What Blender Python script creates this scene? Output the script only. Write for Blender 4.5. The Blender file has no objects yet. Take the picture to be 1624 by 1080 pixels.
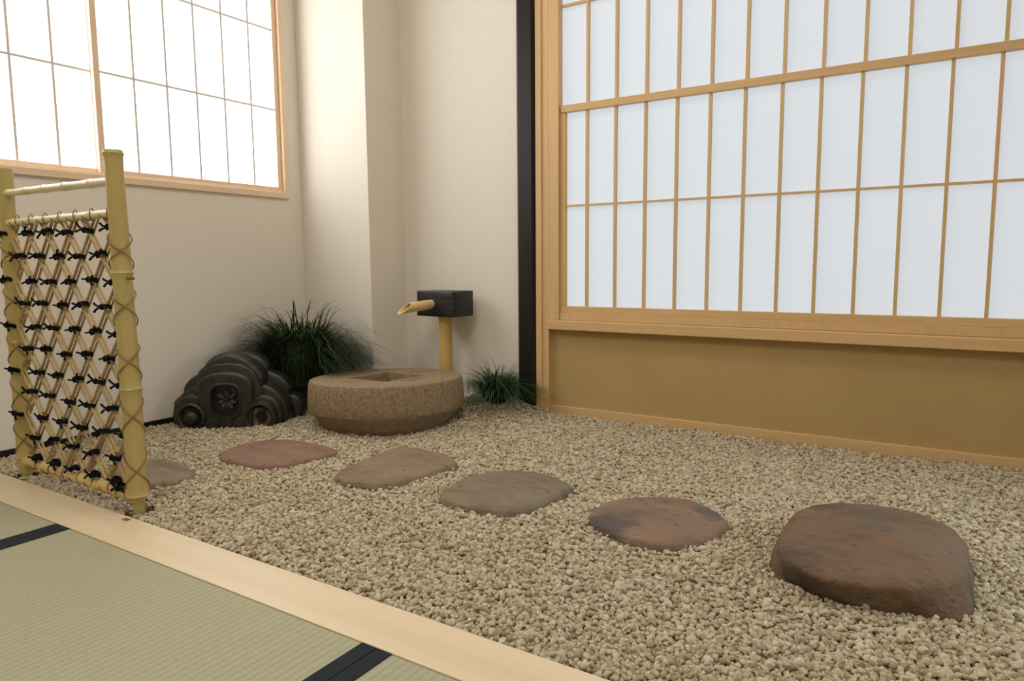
import bpy, bmesh, math, random
import numpy as np
from mathutils import Vector, Matrix, noise
random.seed(7); rng = np.random.default_rng(7)
SC = bpy.context.scene; C = SC.collection
PI = math.pi

# ------------------------------------------------------------------ camera
cam_d = bpy.data.cameras.new('camera'); cam = bpy.data.objects.new('camera', cam_d); C.objects.link(cam)
cam.matrix_world = Matrix(((0.84298546, -0.05174954, 0.53544141, 0.0),
                           (0.53787534, 0.09607619, -0.83753178, 0.0),
                           (-0.00810129, 0.99402784, 0.10882563, 0.58),
                           (0, 0, 0, 1)))
cam_d.sensor_width = 36; cam_d.lens = 24.542; cam_d.clip_start = 0.02
SC.camera = cam
# ------------------------------------------------------------------ world, lights, exposure
SC.view_settings.view_transform = 'Standard'; SC.view_settings.look = 'None'
SC.view_settings.gamma = 1; SC.view_settings.use_curve_mapping = False
SC.view_settings.exposure = 0.08
W = bpy.data.worlds.new('world'); SC.world = W; W.use_nodes = True
W.node_tree.nodes['Background'].inputs[0].default_value = (.9, .95, 1, 1)
W.node_tree.nodes['Background'].inputs[1].default_value = 0.3
LEFT_PAPER = 4.1      # daylight through the window paper on the left wall
RIGHT_PAPER = 0.58    # softer light through the large screen
def area(name, loc, rot, sx, sy, power, col):
    l = bpy.data.lights.new(name, 'AREA'); l.shape = 'RECTANGLE'; l.size = sx; l.size_y = sy
    l.energy = power; l.color = col
    o = bpy.data.objects.new(name, l); o.location = loc; o.rotation_euler = rot; C.objects.link(o); return o
area('ceiling_light_room', (-.6, -.4, 2.36), (0, 0, 0), 1.2, .8, 24, (1, .94, .86))
area('ceiling_light_garden', (-.9, 1.35, 2.36), (0, 0, 0), .9, .3, 9, (1, .93, .84))
l_ = area('daylight_from_side', (1.5, 1.75, .75), (0, math.radians(62), math.radians(8)), .3, .3, 1.6, (.72, .86, 1)); l_.data.spread = math.radians(55)

# ------------------------------------------------------------------ materials
def lin(r, g, b):
    f = lambda c: c/12.92 if c <= .04045 else ((c+.055)/1.055)**2.4
    return (f(r/255), f(g/255), f(b/255), 1)
class MT:
    def __init__(s, name, rough=.6, spec=.4):
        s.m = bpy.data.materials.new(name); s.m.use_nodes = True; s.t = s.m.node_tree
        s.b = s.t.nodes['Principled BSDF']; s.b.inputs['Roughness'].default_value = rough
        s.b.inputs['Specular IOR Level'].default_value = spec
        s._tc = None
    def n(s, kind, **kw):
        nd = s.t.nodes.new(kind)
        for k, v in kw.items(): setattr(nd, k, v)
        return nd
    def l(s, a, b): s.t.links.new(a, b)
    def coords(s, scale=(1, 1, 1), rot=(0, 0, 0)):
        if s._tc is None: s._tc = s.n('ShaderNodeTexCoord')
        mp = s.n('ShaderNodeMapping'); mp.inputs['Scale'].default_value = scale; mp.inputs['Rotation'].default_value = rot
        s.l(s._tc.outputs['Object'], mp.inputs[0]); return mp.outputs[0]
    def noise(s, scale=5, detail=4, vec=None, rough=.55, dist=0):
        nz = s.n('ShaderNodeTexNoise'); nz.inputs['Scale'].default_value = scale; nz.inputs['Detail'].default_value = detail
        nz.inputs['Roughness'].default_value = rough; nz.inputs['Distortion'].default_value = dist
        s.l(vec if vec is not None else s.coords(), nz.inputs['Vector']); return nz.outputs[0]
    def ramp(s, fac, stops):
        r = s.n('ShaderNodeValToRGB'); e = r.color_ramp.elements
        while len(e) < len(stops): e.new(.5)
        for i, (p, c) in enumerate(stops): e[i].position = p; e[i].color = c
        s.l(fac, r.inputs[0]); return r.outputs[0]
    def mix(s, fac, a, b, mode='MIX'):
        m = s.n('ShaderNodeMix', data_type='RGBA', blend_type=mode)
        for sock, v in ((m.inputs[0], fac), (m.inputs[6], a), (m.inputs[7], b)):
            if isinstance(v, (int, float, tuple)): sock.default_value = v
            else: s.l(v, sock)
        return m.outputs[2]
    def math(s, op, a, b=None, clamp=False):
        m = s.n('ShaderNodeMath', operation=op, use_clamp=clamp)
        for i, v in enumerate((a, b)):
            if v is None: continue
            if isinstance(v, (int, float)): m.inputs[i].default_value = v
            else: s.l(v, m.inputs[i])
        return m.outputs[0]
    def col(s, c):
        if isinstance(c, tuple): s.b.inputs['Base Color'].default_value = c
        else: s.l(c, s.b.inputs['Base Color'])
        return s
    def bump(s, h, strength=.3, dist=.002):
        bp = s.n('ShaderNodeBump'); bp.inputs['Strength'].default_value = strength; bp.inputs['Distance'].default_value = dist
        s.l(h, bp.inputs['Height']); s.l(bp.outputs[0], s.b.inputs['Normal']); return s

def wood(name, c1, c2, axis='Z', rough=.45, fine=1.0, knots=False):
    M = MT(name, rough)
    sc = {'X': (1.2, 26, 26), 'Y': (26, 1.2, 26), 'Z': (26, 26, 1.2)}[axis]
    v = M.coords(tuple(q*fine for q in sc))
    n1 = M.noise(1.6, 5, v, .6, .4); n2 = M.noise(7, 3, v, .6)
    f = M.math('ADD', M.math('MULTIPLY', n1, .75), M.math('MULTIPLY', n2, .25))
    M.col(M.ramp(f, [(.3, c1), (.7, c2)])); M.bump(n2, .06, .001); return M.m
M_wall = MT('wall_plaster', .85, .2); M_wall.col(M_wall.ramp(M_wall.noise(40, 4), [(.3, (.79, .74, .655, 1)), (.7, (.805, .755, .67, 1))])); M_wall.bump(M_wall.noise(260, 3), .05, .0006); M_wall = M_wall.m
M_ochre = MT('ochre_plaster', .8, .2); M_ochre.col(M_ochre.ramp(M_ochre.noise(6, 4), [(.3, (.44, .30, .13, 1)), (.7, (.47, .325, .145, 1))])); M_ochre.bump(M_ochre.noise(300, 3), .15, .0008); M_ochre = M_ochre.m
WA, WB = (.60, .39, .175, 1), (.70, .475, .235, 1)
M_woodX = wood('hinoki_x', WA, WB, 'X'); M_woodY = wood('hinoki_y', WA, WB, 'Y'); M_woodZ = wood('hinoki_z', WA, WB, 'Z')
M_fr = wood('frame_wood_glare', (.82, .61, .42, 1), (.88, .69, .50, 1), 'Y')  # paler than the other timber: window glare is put into the colour
M_beam = wood('beam_wood', (.68, .54, .35, 1), (.76, .63, .44, 1), 'X', .4, .6)
M_musk = wood('lattice_wood_glare', (.72, .66, .62, 1), (.78, .72, .68, 1), 'Z')  # bars coloured pale and greyish to carry the glare of the backlight
M_black = MT('black_wood', .42, .3); M_black.col(M_black.ramp(M_black.noise(3, 5, M_black.coords((30, 30, 1.5))), [(.3, (.007, .005, .004, 1)), (.75, (.020, .013, .010, 1))])); M_black = M_black.m
def paper(name, col, e):
    M = MT(name, .9, .1); M.col((.30, .30, .30, 1))
    nz = M.noise(14, 5, None, .6); c = M.ramp(nz, [(.3, tuple(x*.985 for x in col[:3])+(1,)), (.7, col)])
    M.l(c, M.b.inputs['Emission Color']); M.b.inputs['Emission Strength'].default_value = e; return M.m
M_paperL = paper('window_paper', (1, .99, .985, 1), LEFT_PAPER)
M_paperR = paper('screen_paper', (.835, .92, 1, 1), RIGHT_PAPER)

# ------------------------------------------------------------------ mesh helpers
def finish(name, bm, mat, parent=None, smooth=None, loc=None):
    me = bpy.data.meshes.new(name); bmesh.ops.recalc_face_normals(bm, faces=bm.faces)
    bm.to_mesh(me); bm.free(); me.materials.append(mat)
    if smooth is not None:
        me.polygons.foreach_set('use_smooth', [True]*len(me.polygons))
        if smooth < 180:
            bm = bmesh.new(); bm.from_mesh(me)
            for e in bm.edges:
                if len(e.link_faces) == 2 and e.calc_face_angle(0) > math.radians(smooth): e.smooth = False
            bm.to_mesh(me); bm.free()
    o = bpy.data.objects.new(name, me); C.objects.link(o)
    if parent: o.parent = parent
    if loc: o.location = loc
    return o
def box(bm, x0, x1, y0, y1, z0, z1, bev=0):
    r = bmesh.ops.create_cube(bm, size=1, matrix=Matrix.Translation(((x0+x1)/2, (y0+y1)/2, (z0+z1)/2)) @ Matrix.Diagonal((x1-x0, y1-y0, z1-z0, 1)))
    if bev:
        ed = list({e for v in r['verts'] for e in v.link_edges})
        bmesh.ops.bevel(bm, geom=ed, offset=bev, segments=2, affect='EDGES', profile=.5)
def boxo(name, dims, mat, parent=None, bev=.0015):
    bm = bmesh.new()
    for d in (dims if isinstance(dims[0], (tuple, list)) else [dims]): box(bm, *d, bev=bev)
    return finish(name, bm, mat, parent)
def tube(bm, pts, rad, seg=8, cap=True):
    pts = [Vector(p) for p in pts]; n = len(pts)
    rr = rad if isinstance(rad, (list, tuple)) else [rad]*n
    t0 = (pts[1]-pts[0]).normalized(); up = Vector((0, 0, 1)) if abs(t0.z) < .9 else Vector((1, 0, 0))
    nx = t0.cross(up).normalized(); rings = []
    for i, p in enumerate(pts):
        t = (pts[min(i+1, n-1)]-pts[max(i-1, 0)]).normalized()
        nx = (nx - t*nx.dot(t)).normalized(); ny = t.cross(nx)
        rings.append([bm.verts.new(p + (nx*math.cos(2*PI*k/seg)+ny*math.sin(2*PI*k/seg))*rr[i]) for k in range(seg)])
    for a, b in zip(rings, rings[1:]):
        for k in range(seg): bm.faces.new((a[k], a[(k+1) % seg], b[(k+1) % seg], b[k]))
    if cap: bm.faces.new(rings[0][::-1]); bm.faces.new(rings[-1])
def strip(bm, rings, close=True):
    vr = [[bm.verts.new(p) for p in r] for r in rings]; n = len(vr[0])
    for a, b in zip(vr, vr[1:]):
        for k in range(n if close else n-1): bm.faces.new((a[k], a[(k+1) % n], b[(k+1) % n], b[k]))
    return vr
def resample(poly, n):
    p = [Vector((a, b)) for a, b in poly]
    for _ in range(3):
        q = []
        for i in range(len(p)): a, b = p[i], p[(i+1) % len(p)]; q += [a*.75+b*.25, a*.25+b*.75]
        p = q
    c = sum(p, Vector((0, 0)))/len(p); out = []
    for k in range(n):
        d = Vector((math.cos(2*PI*k/n), math.sin(2*PI*k/n))); best = 0
        for i in range(len(p)):
            a, b = p[i]-c, p[(i+1) % len(p)]-c; e = b-a
            den = d.x*e.y-d.y*e.x
            if abs(den) < 1e-12: continue
            t = (a.x*e.y-a.y*e.x)/den; s = (a.x*d.y-a.y*d.x)/den
            if t > 0 and -1e-6 <= s <= 1+1e-6: best = max(best, t)
        out.append(best)
    return c, out
def empty(name, loc, rz=0, **kw):
    o = bpy.data.objects.new(name, None); o.empty_display_size = .05; o.location = loc; o.rotation_euler = (0, 0, rz)
    C.objects.link(o); tag(o, **kw); return o
def tag(o, label=None, cat=None, group=None, kind=None):
    if label: o['label'] = label
    if cat: o['category'] = cat
    if group: o['group'] = group
    if kind: o['kind'] = kind
    return o
S = dict(kind='structure')

# ------------------------------------------------------------------ room shell
XL, YB, YP, XP, ZC = -2.488, 2.382, 2.162, -2.083, 2.4
WY0, WY1, WZ0, WZ1 = .50, 2.085, .870, 2.02          # opening of the left window
bm = bmesh.new()
box(bm, XL-.15, XL, -2.0, WY0, -.15, ZC); box(bm, XL-.15, XL, WY1, 2.55, -.15, ZC)
box(bm, XL-.15, XL, WY0, WY1, -.15, WZ0); box(bm, XL-.15, XL, WY0, WY1, WZ1, ZC)
tag(finish('wall_left', bm, M_wall), 'cream plaster wall with the paper window above the gravel', **S)
tag(boxo('wall_corner', (XL, XP, YP, 2.55, -.15, ZC), M_wall, bev=.003), 'boxed-out cream plaster pillar in the corner behind the grass', **S)
tag(boxo('wall_back', (XP, -1.40, YB, 2.55, -.15, ZC), M_wall, bev=0), 'pale plaster wall behind the bamboo water spout', **S)
SX0, SX1, SZ1 = -1.335, 1.35, 1.98
bm = bmesh.new()
box(bm, -1.40, 1.6, 2.376, 2.55, -.15, .345); box(bm, -1.40, 1.6, 2.376, 2.55, SZ1, ZC); box(bm, SX1, 1.6, 2.376, 2.55, .345, SZ1)
tag(finish('wall_garden', bm, M_ochre), 'ochre plaster panel below the large paper screen', **S)
tag(boxo('wall_right', (1.6, 1.75, -2.0, 2.55, -.15, ZC), M_wall, bev=0), **S)
tag(boxo('wall_front', (XL-.15, 1.75, -2.15, -2.0, -.15, ZC), M_wall, bev=0), **S)
tag(boxo('ceiling', (XL-.15, 1.75, -2.15, 2.55, ZC, ZC+.1), M_wall, bev=0), **S)
M_sub = MT('sub_floor', .9); M_sub.col((.3, .24, .17, 1)); M_sub = M_sub.m
tag(boxo('floor', (XL-.15, 1.75, -2.15, 2.55, -.2, -.06), M_sub, bev=0), **S)
tag(boxo('baseboard_left', (XL, XL+.007, -1.9, 2.16, -.055, .015), M_black), 'thin black strip at the foot of the left wall', **S)
# black corner post, timber post and base strip
bm = bmesh.new()
prof = [(-1.392, 2.40), (-1.392, 2.346), (-1.400, 2.336), (-1.458, 2.336), (-1.471, 2.349), (-1.472, 2.40)]
vs0 = [bm.verts.new((x, y, -.1)) for x, y in prof]; vs1 = [bm.verts.new((x, y, ZC)) for x, y in prof]
for i in range(6): bm.faces.new((vs0[i], vs0[(i+1) % 6], vs1[(i+1) % 6], vs1[i]))
bm.faces.new(vs0); bm.faces.new(vs1[::-1])
tag(finish('trim_1', bm, M_black), 'black chamfered timber post between plaster wall and screen', **S)
tag(boxo('trim_2', [(-1.385, -1.334, 2.352, 2.40, -.1, ZC), (-1.388, -1.362, 2.346, 2.40, -.1, ZC)], M_woodZ), 'pale timber jamb beside the black post', **S)
tag(boxo('trim_3', (-1.334, 1.6, 2.362, 2.38, -.05, .026), M_woodX), 'pale timber strip at the foot of the ochre panel', **S)
tb = tag(boxo('trim_4', (XL, 1.6, .737, .847, -.14, 0), M_beam), 'pale timber threshold beam between tatami and gravel', **S)
# small mortise in the beam, its dark hollow painted as a flush box
M_dkbrown = MT('dark_brown', .6); M_dkbrown.col((.20, .12, .05, 1)); M_dkbrown = M_dkbrown.m
boxo('mortise_shade', (-1.606, -1.584, .826, .8385, -.003, .0004), M_dkbrown, tb, 0)

# ------------------------------------------------------------------ window 1 (left wall)
w1 = empty('window_1', (XL, 1.3, .87), label='bright paper-covered window in the left wall', **S)
def addp(o, par):                     # keep world placement while parenting
    o.parent = par; o.matrix_parent_inverse = Matrix.Translation(-Vector(par.location)) if par.type == 'EMPTY' else Matrix(); return o
f = .012
fr = boxo('window_frame', [(XL-.10, XL+.012, WY0, WY1, WZ0, WZ0+.024), (XL-.10, XL+.012, WY0, WY1, WZ1-.024, WZ1),
      (XL-.10, XL+.012, WY1-.022, WY1, WZ0+.022, WZ1-.022), (XL-.10, XL+.012, WY0, WY0+.022, WZ0+.022, WZ1-.022),
      (XL-.10, XL+.002, WY0+.02, WY1-.02, WZ0+.022, WZ0+.032)], M_fr); addp(fr, w1)
def shoji(name, win, y0, y1, z0, z1, xf, cols, rows, stl=.02, botr=.018):
    p = bpy.data.objects.new(name, None); p.location = (xf, y0, z0); C.objects.link(p); p.parent = win
    p.matrix_parent_inverse = Matrix.Translation(-Vector(win.location))
    def a(o): o.parent = p; o.matrix_parent_inverse = Matrix.Translation(-Vector((xf, y0, z0))); return o
    d = .018
    a(boxo('frame', [(xf-d, xf, y0, y0+stl, z0, z1), (xf-d, xf, y1-stl, y1, z0, z1), (xf-d, xf, y0+stl, y1-stl, z0, z0+botr), (xf-d, xf, y0+stl, y1-stl, z1-.02, z1)], M_fr, bev=.001))
    bm = bmesh.new()
    for y in cols: box(bm, xf-.012, xf-.004, y-.0040, y+.0040, z0+botr, z1-.02)
    for z in rows: box(bm, xf-.012, xf-.0045, y0+stl, y1-stl, z-.0040, z+.0040)
    a(finish('lattice', bm, M_musk))
    a(boxo('paper', (xf-.0145, xf-.0125, y0+stl*.6, y1-stl*.6, z0+botr*.6, z1-.012), M_paperL, bev=0))
PR = [1.436, 1.56, 1.68, 1.801, 1.925]
shoji('sliding_panel', w1, 1.297, 2.062, .899, 2.0, XL-.004, [y for y in PR], [1.241, 1.567, 1.89], .021)
shoji('sliding_panel', w1, .522, 1.318, .899, 2.0, XL-.026, [1.182, 1.058, .935, .812, .689], [1.241, 1.567, 1.89], .021)

# ------------------------------------------------------------------ window 2 (large screen)
w2 = empty('window_2', (-1.33, 2.372, .33), label='large paper screen with a pale timber grid above the ochre panel', **S)
a2 = lambda o: addp(o, w2)
a2(boxo('window_sill', (-1.334, 1.4, 2.337, 2.38, .328, .3645), M_woodX, bev=.003))
a2(boxo('window_frame', [(-1.334, -1.29, 2.352, 2.45, .365, SZ1), (-1.29, 1.35, 2.358, 2.45, .365, .392), (-1.29, 1.35, 2.352, 2.45, SZ1-.03, SZ1), (1.32, 1.35, 2.352, 2.45, .392, SZ1-.03)], M_woodZ))
a2(boxo('bottom_rail', (-1.29, 1.32, 2.364, 2.385, .392, .418), M_woodX))
a2(boxo('side_stile', (-1.29, -1.268, 2.364, 2.385, .418, 1.138), M_woodZ))
a2(boxo('middle_rail', (-1.285, 1.32, 2.360, 2.385, 1.139, 1.165), M_woodX))
bm = bmesh.new(); x = -1.181
while x < 1.3: box(bm, x-.0049, x+.0049, 2.368, 2.380, .418, 1.14); x += .1137
box(bm, -1.268, 1.32, 2.3685, 2.380, .7925, .8)
a2(finish('lower_lattice', bm, M_woodZ))
bm = bmesh.new(); x = -1.178
while x < 1.3: box(bm, x-.0049, x+.0049, 2.366, 2.380, 1.164, SZ1-.03); x += .1139
box(bm, -1.285, 1.32, 2.3665, 2.380, 1.518, 1.526)
a2(finish('upper_lattice', bm, M_woodZ))
a2(boxo('paper', (-1.288, 1.32, 2.3805, 2.382, .40, SZ1-.03), M_paperR, bev=0))

# ------------------------------------------------------------------ tatami
def m_tatami():
    M = MT('tatami_rush', .62, .35)
    v = M.coords(); sx = M.n('ShaderNodeSeparateXYZ'); M.l(v, sx.inputs[0])
    rib = M.math('ABSOLUTE', M.math('SINE', M.math('MULTIPLY', sx.outputs[0], PI/.0146)))
    rib = M.math('POWER', rib, .45)
    fib = M.noise(1, 3, M.coords((40, 700, 10)), .7)
    big = M.noise(2.2, 3)
    c = M.ramp(fib, [(.25, (.30, .30, .19, 1)), (.75, (.46, .455, .305, 1))])
    c = M.mix(M.math('MULTIPLY', M.math('SUBTRACT', 1.0, rib), .55), c, (.20, .19, .10, 1))
    c = M.mix(M.math('MULTIPLY', big, .35), c, (.40, .36, .21, 1))
    M.col(c)
    h = M.math('ADD', M.math('MULTIPLY', rib, .8), M.math('MULTIPLY', fib, .25)); M.bump(h, .5, .0012); return M.m
M_tat = m_tatami()
M_heri = MT('heri_cloth', .8, .25); hv = M_heri.coords((900, 900, 1)); M_heri.col(M_heri.ramp(M_heri.noise(1, 2, hv), [(.3, (.006, .010, .013, 1)), (.7, (.018, .024, .028, 1))])); M_heri = M_heri.m
def mat(x0, x1, label, y0=-1.1):
    t = empty('tatami_mat', ((x0+x1)/2, (y0+.737)/2, -.05), label=label, cat='tatami mat', group='tatami mats')
    a = boxo('rush_surface', (x0+.001, x1-.001, y0, .7355, -.05, -.0012), M_tat, bev=.002); addp(a, t)
    for xa, xb in ((x0+.0006, x0+.031), (x1-.031, x1-.0006)):
        h = boxo('cloth_border', (xa, xb, y0, .7355, -.049, .0004), M_heri, bev=.001)
        addp(h, t)
mat(XL+.008, -1.678, 'green rush tatami mat at the far left, nearest the window wall')
mat(-1.678, -.719, 'large green rush tatami mat between two black cloth borders')
mat(-.719, .24, 'green rush tatami mat at the bottom edge, right of the double black border')

# ------------------------------------------------------------------ gravel
def hgt(x, y):
    h = -.007 + .048*np.exp(-((x+1.54)/.17)**2-((y-2.40)/.27)**2)
    h = h + .012*np.exp(-((x+1.95)/.4)**2-((y-2.3)/.2)**2)
    h = h + .010*np.exp(-((x+.33)/.10)**2-((y-1.30)/.10)**2) + .006*np.exp(-((x+.05)/.2)**2-((y-1.20)/.06)**2)
    h = h + .003*np.sin(x*7+1)*np.sin(y*6.3) + .002*np.sin(x*17+y*11)
    return h
STONES = {
 's1': [(-1.980,0.957),(-2.046,1.016),(-2.065,1.081),(-1.995,1.146),(-1.891,1.161),(-1.773,1.130),(-1.749,1.104),(-1.733,1.042),(-1.770,0.995),(-1.832,0.945),(-1.908,0.936)],
 's2': [(-1.847,1.243),(-1.898,1.295),(-1.926,1.368),(-1.929,1.441),(-1.880,1.490),(-1.802,1.517),(-1.702,1.520),(-1.620,1.505),(-1.574,1.472),(-1.582,1.447),(-1.596,1.399),(-1.603,1.333),(-1.625,1.275),(-1.687,1.245),(-1.762,1.237)],
 's3': [(-1.388,1.272),(-1.429,1.329),(-1.452,1.424),(-1.464,1.529),(-1.473,1.610),(-1.413,1.646),(-1.303,1.634),(-1.228,1.605),(-1.177,1.552),(-1.196,1.526),(-1.200,1.447),(-1.208,1.378),(-1.237,1.335),(-1.255,1.300),(-1.305,1.300)],
 's4': [(-1.061,1.307),(-1.077,1.361),(-1.094,1.449),(-1.083,1.522),(-1.037,1.578),(-0.966,1.613),(-0.876,1.593),(-0.808,1.553),(-0.801,1.544),(-0.800,1.488),(-0.809,1.423),(-0.809,1.363),(-0.829,1.326),(-0.854,1.297),(-0.914,1.294),(-0.973,1.288)],
 's5': [(-0.677,1.359),(-0.691,1.417),(-0.690,1.473),(-0.666,1.530),(-0.615,1.583),(-0.552,1.610),(-0.484,1.592),(-0.427,1.548),(-0.393,1.496),(-0.396,1.473),(-0.406,1.406),(-0.436,1.353),(-0.477,1.309),(-0.519,1.306),(-0.571,1.313),(-0.625,1.334)],
}
BTOP = [(-0.276,1.462),(-0.259,1.570),(-0.218,1.624),(-0.134,1.667),(-0.052,1.655),(-0.002,1.617),(0.027,1.563),(0.039,1.505),(0.041,1.418),(0.036,1.347),(0.016,1.299),(-0.054,1.256),(-0.129,1.230),(-0.182,1.232),(-0.237,1.275),(-0.264,1.335)]
BBOT = [(-0.290,1.500),(-0.272,1.590),(-0.226,1.648),(-0.134,1.690),(-0.048,1.675),(0.006,1.630),(0.042,1.580),(0.051,1.500),(0.051,1.426),(0.050,1.333),(0.030,1.288),(-0.035,1.272),(-0.078,1.262),(-0.129,1.262),(-0.177,1.270),(-0.215,1.284),(-0.255,1.298),(-0.280,1.334),(-0.287,1.400)]
def radial_excl(poly, px, py, k):
    c, r = resample(poly, 96); r = np.array(r); dx, dy = px-c.x, py-c.y
    a = (np.arctan2(dy, dx) % (2*PI))/(2*PI)*96; i = a.astype(int) % 96; fr = a-np.floor(a)
    return np.hypot(dx, dy) < (r[i]*(1-fr)+r[(i+1) % 96]*fr)+k
def gravel():
    pts = []
    for layer, (pitch, dz) in enumerate(((.0074, 0.), (.0088, -.0062), (.021, .0036))):
        xs = np.arange(XL+.012, 1.15, pitch); ys = np.arange(.853, 2.37, pitch*.87)
        X, Y = np.meshgrid(xs, ys); X = X+(np.arange(len(ys)) % 2)[:, None]*pitch*.5
        X = X.ravel()+rng.normal(0, pitch*.24, X.size); Y = Y.ravel()+rng.normal(0, pitch*.24, Y.size)
        Z = hgt(X, Y)+dz+rng.normal(0, .0028, X.size)
        pts.append(np.stack([X, Y, Z], 1))
    P = np.concatenate(pts); x, y = P[:, 0], P[:, 1]
    bad = (x < XL+.011) | (y < .853) | ((y > 2.355) & (x > -1.48)) | (y > 2.372) | ((x < XP+.006) & (y > YP-.006)) | (x > 1.15)
    for k in STONES: bad |= radial_excl(STONES[k], x, y, -.001)
    bad |= radial_excl(BBOT, x, y, -.004)
    bad |= np.hypot(x+1.79, y-1.9254) < .215
    for px_, py_, r_ in ((-2.205, .884, .036), (-1.635, .884, .036), (-1.777, 2.27, .026)): bad |= np.hypot(x-px_, y-py_) < r_
    P = P[~bad]; n = len(P)
    me = bpy.data.meshes.new('gravel'); me.vertices.add(n); me.vertices.foreach_set('co', P.ravel().astype(np.float32))
    s = .0042*np.exp(rng.normal(0, .24, n)).clip(.5, 1.75)[:, None]*np.stack([rng.uniform(.9, 1.25, n), rng.uniform(.8, 1.05, n), rng.uniform(.65, .95, n)], 1)
    at = me.attributes.new('scl', 'FLOAT_VECTOR', 'POINT'); at.data.foreach_set('vector', s.ravel().astype(np.float32))
    at = me.attributes.new('rot', 'FLOAT_VECTOR', 'POINT'); r = rng.uniform(0, 2*PI, (n, 3)); r[:, :2] = rng.normal(0, .6, (n, 2)); at.data.foreach_set('vector', r.ravel().astype(np.float32))
    at = me.attributes.new('variant', 'INT', 'POINT'); at.data.foreach_set('value', rng.integers(0, 7, n).astype(np.int32))
    at = me.attributes.new('tint', 'FLOAT', 'POINT'); at.data.foreach_set('value', rng.uniform(0, 1, n).astype(np.float32))
    M = MT('pebble', .78, .3)
    A = M.n('ShaderNodeAttribute', attribute_type='INSTANCER', attribute_name='tint')
    st = [(0, (.40,.30,.19,1)), (.04, (.50,.36,.23,1)), (.10, (.57,.46,.30,1)), (.22, (.52,.44,.29,1)), (.40, (.68,.59,.41,1)), (.60, (.78,.69,.49,1)), (.78, (.66,.59,.43,1)), (.90, (.84,.77,.60,1)), (1, (.52,.48,.38,1))]
    c = M.ramp(A.outputs['Fac'], st)
    nz = M.noise(1.6, 4, None, .6)
    c = M.mix(1.0, c, M.ramp(nz, [(.3, (.74, .71, .66, 1)), (.65, (.95, .95, .94, 1))]), 'MULTIPLY'); M.col(c)
    M.bump(M.noise(4, 4), .35, .15)
    me.materials.append(M.m)
    o = bpy.data.objects.new('gravel', me); C.objects.link(o)
    g = bpy.data.node_groups.new('pebbles', 'GeometryNodeTree')
    g.interface.new_socket('Geometry', in_out='INPUT', socket_type='NodeSocketGeometry'); g.interface.new_socket('Geometry', in_out='OUTPUT', socket_type='NodeSocketGeometry')
    N = g.nodes.new; L = g.links.new; gi = N('NodeGroupInput'); go = N('NodeGroupOutput')
    g2i = N('GeometryNodeGeometryToInstance')
    for k in range(7):
        ic = N('GeometryNodeMeshIcoSphere'); ic.inputs['Subdivisions'].default_value = 3
        ps = N('GeometryNodeInputPosition'); nrm = N('GeometryNodeInputNormal')
        ad = N('ShaderNodeVectorMath'); ad.operation = 'ADD'; ad.inputs[1].default_value = (k*5.3, k*2.1, k*7.7); L(ps.outputs[0], ad.inputs[0])
        nz = N('ShaderNodeTexNoise'); nz.inputs['Scale'].default_value = 1.25; nz.inputs['Detail'].default_value = 2.5; L(ad.outputs[0], nz.inputs['Vector'])
        sb = N('ShaderNodeMath'); sb.operation = 'SUBTRACT'; L(nz.outputs[0], sb.inputs[0]); sb.inputs[1].default_value = .5
        mu = N('ShaderNodeVectorMath'); mu.operation = 'SCALE'; L(nrm.outputs[0], mu.inputs[0])
        m2 = N('ShaderNodeMath'); m2.operation = 'MULTIPLY'; m2.inputs[1].default_value = 1.5; L(sb.outputs[0], m2.inputs[0]); L(m2.outputs[0], mu.inputs['Scale'])
        sp = N('GeometryNodeSetPosition'); L(ic.outputs['Mesh'], sp.inputs['Geometry']); L(mu.outputs[0], sp.inputs['Offset'])
        ss = N('GeometryNodeSetShadeSmooth'); L(sp.outputs[0], ss.inputs['Geometry'])
        sm = N('GeometryNodeSetMaterial'); sm.inputs['Material'].default_value = M.m; L(ss.outputs[0], sm.inputs['Geometry'])
        L(sm.outputs[0], g2i.inputs[0])
    iop = N('GeometryNodeInstanceOnPoints'); L(gi.outputs[0], iop.inputs['Points']); L(g2i.outputs[0], iop.inputs['Instance']); iop.inputs['Pick Instance'].default_value = True
    def na(nm, ty): a = N('GeometryNodeInputNamedAttribute'); a.data_type = ty; a.inputs['Name'].default_value = nm; return a.outputs['Attribute']
    L(na('variant', 'INT'), iop.inputs['Instance Index']); L(na('scl', 'FLOAT_VECTOR'), iop.inputs['Scale'])
    e2r = N('FunctionNodeEulerToRotation'); L(na('rot', 'FLOAT_VECTOR'), e2r.inputs[0]); L(e2r.outputs[0], iop.inputs['Rotation'])
    L(iop.outputs[0], go.inputs[0])
    md = o.modifiers.new('pebbles', 'NODES'); md.node_group = g
    tag(o, 'bed of small rounded beige and tan gravel pebbles', 'gravel', kind='stuff')
    print('pebbles', n)
gravel()
# tan ground under the pebbles, coloured darker to paint shade into the gaps
bm = bmesh.new(); nx_, ny_ = 90, 48
V = [[bm.verts.new((XL+.01+i/(nx_-1)*(1.55-XL-.01), .85+j/(ny_-1)*(2.376-.85), float(hgt(XL+.01+i/(nx_-1)*(1.55-XL-.01), .85+j/(ny_-1)*(2.376-.85)))-.009)) for j in range(ny_)] for i in range(nx_)]
for i in range(nx_-1):
    for j in range(ny_-1): bm.faces.new((V[i][j], V[i+1][j], V[i+1][j+1], V[i][j+1]))
M_bed = MT('bed_gap_shade', .95, .1); M_bed.col(M_bed.ramp(M_bed.noise(220, 3), [(.3, (.09, .07, .045, 1)), (.7, (.18, .14, .09, 1))])); M_bed.bump(M_bed.noise(180, 3), 1, .004)
o = finish('floor_gravel_bed', bm, M_bed.m, smooth=180); tag(o, **S)

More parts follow.
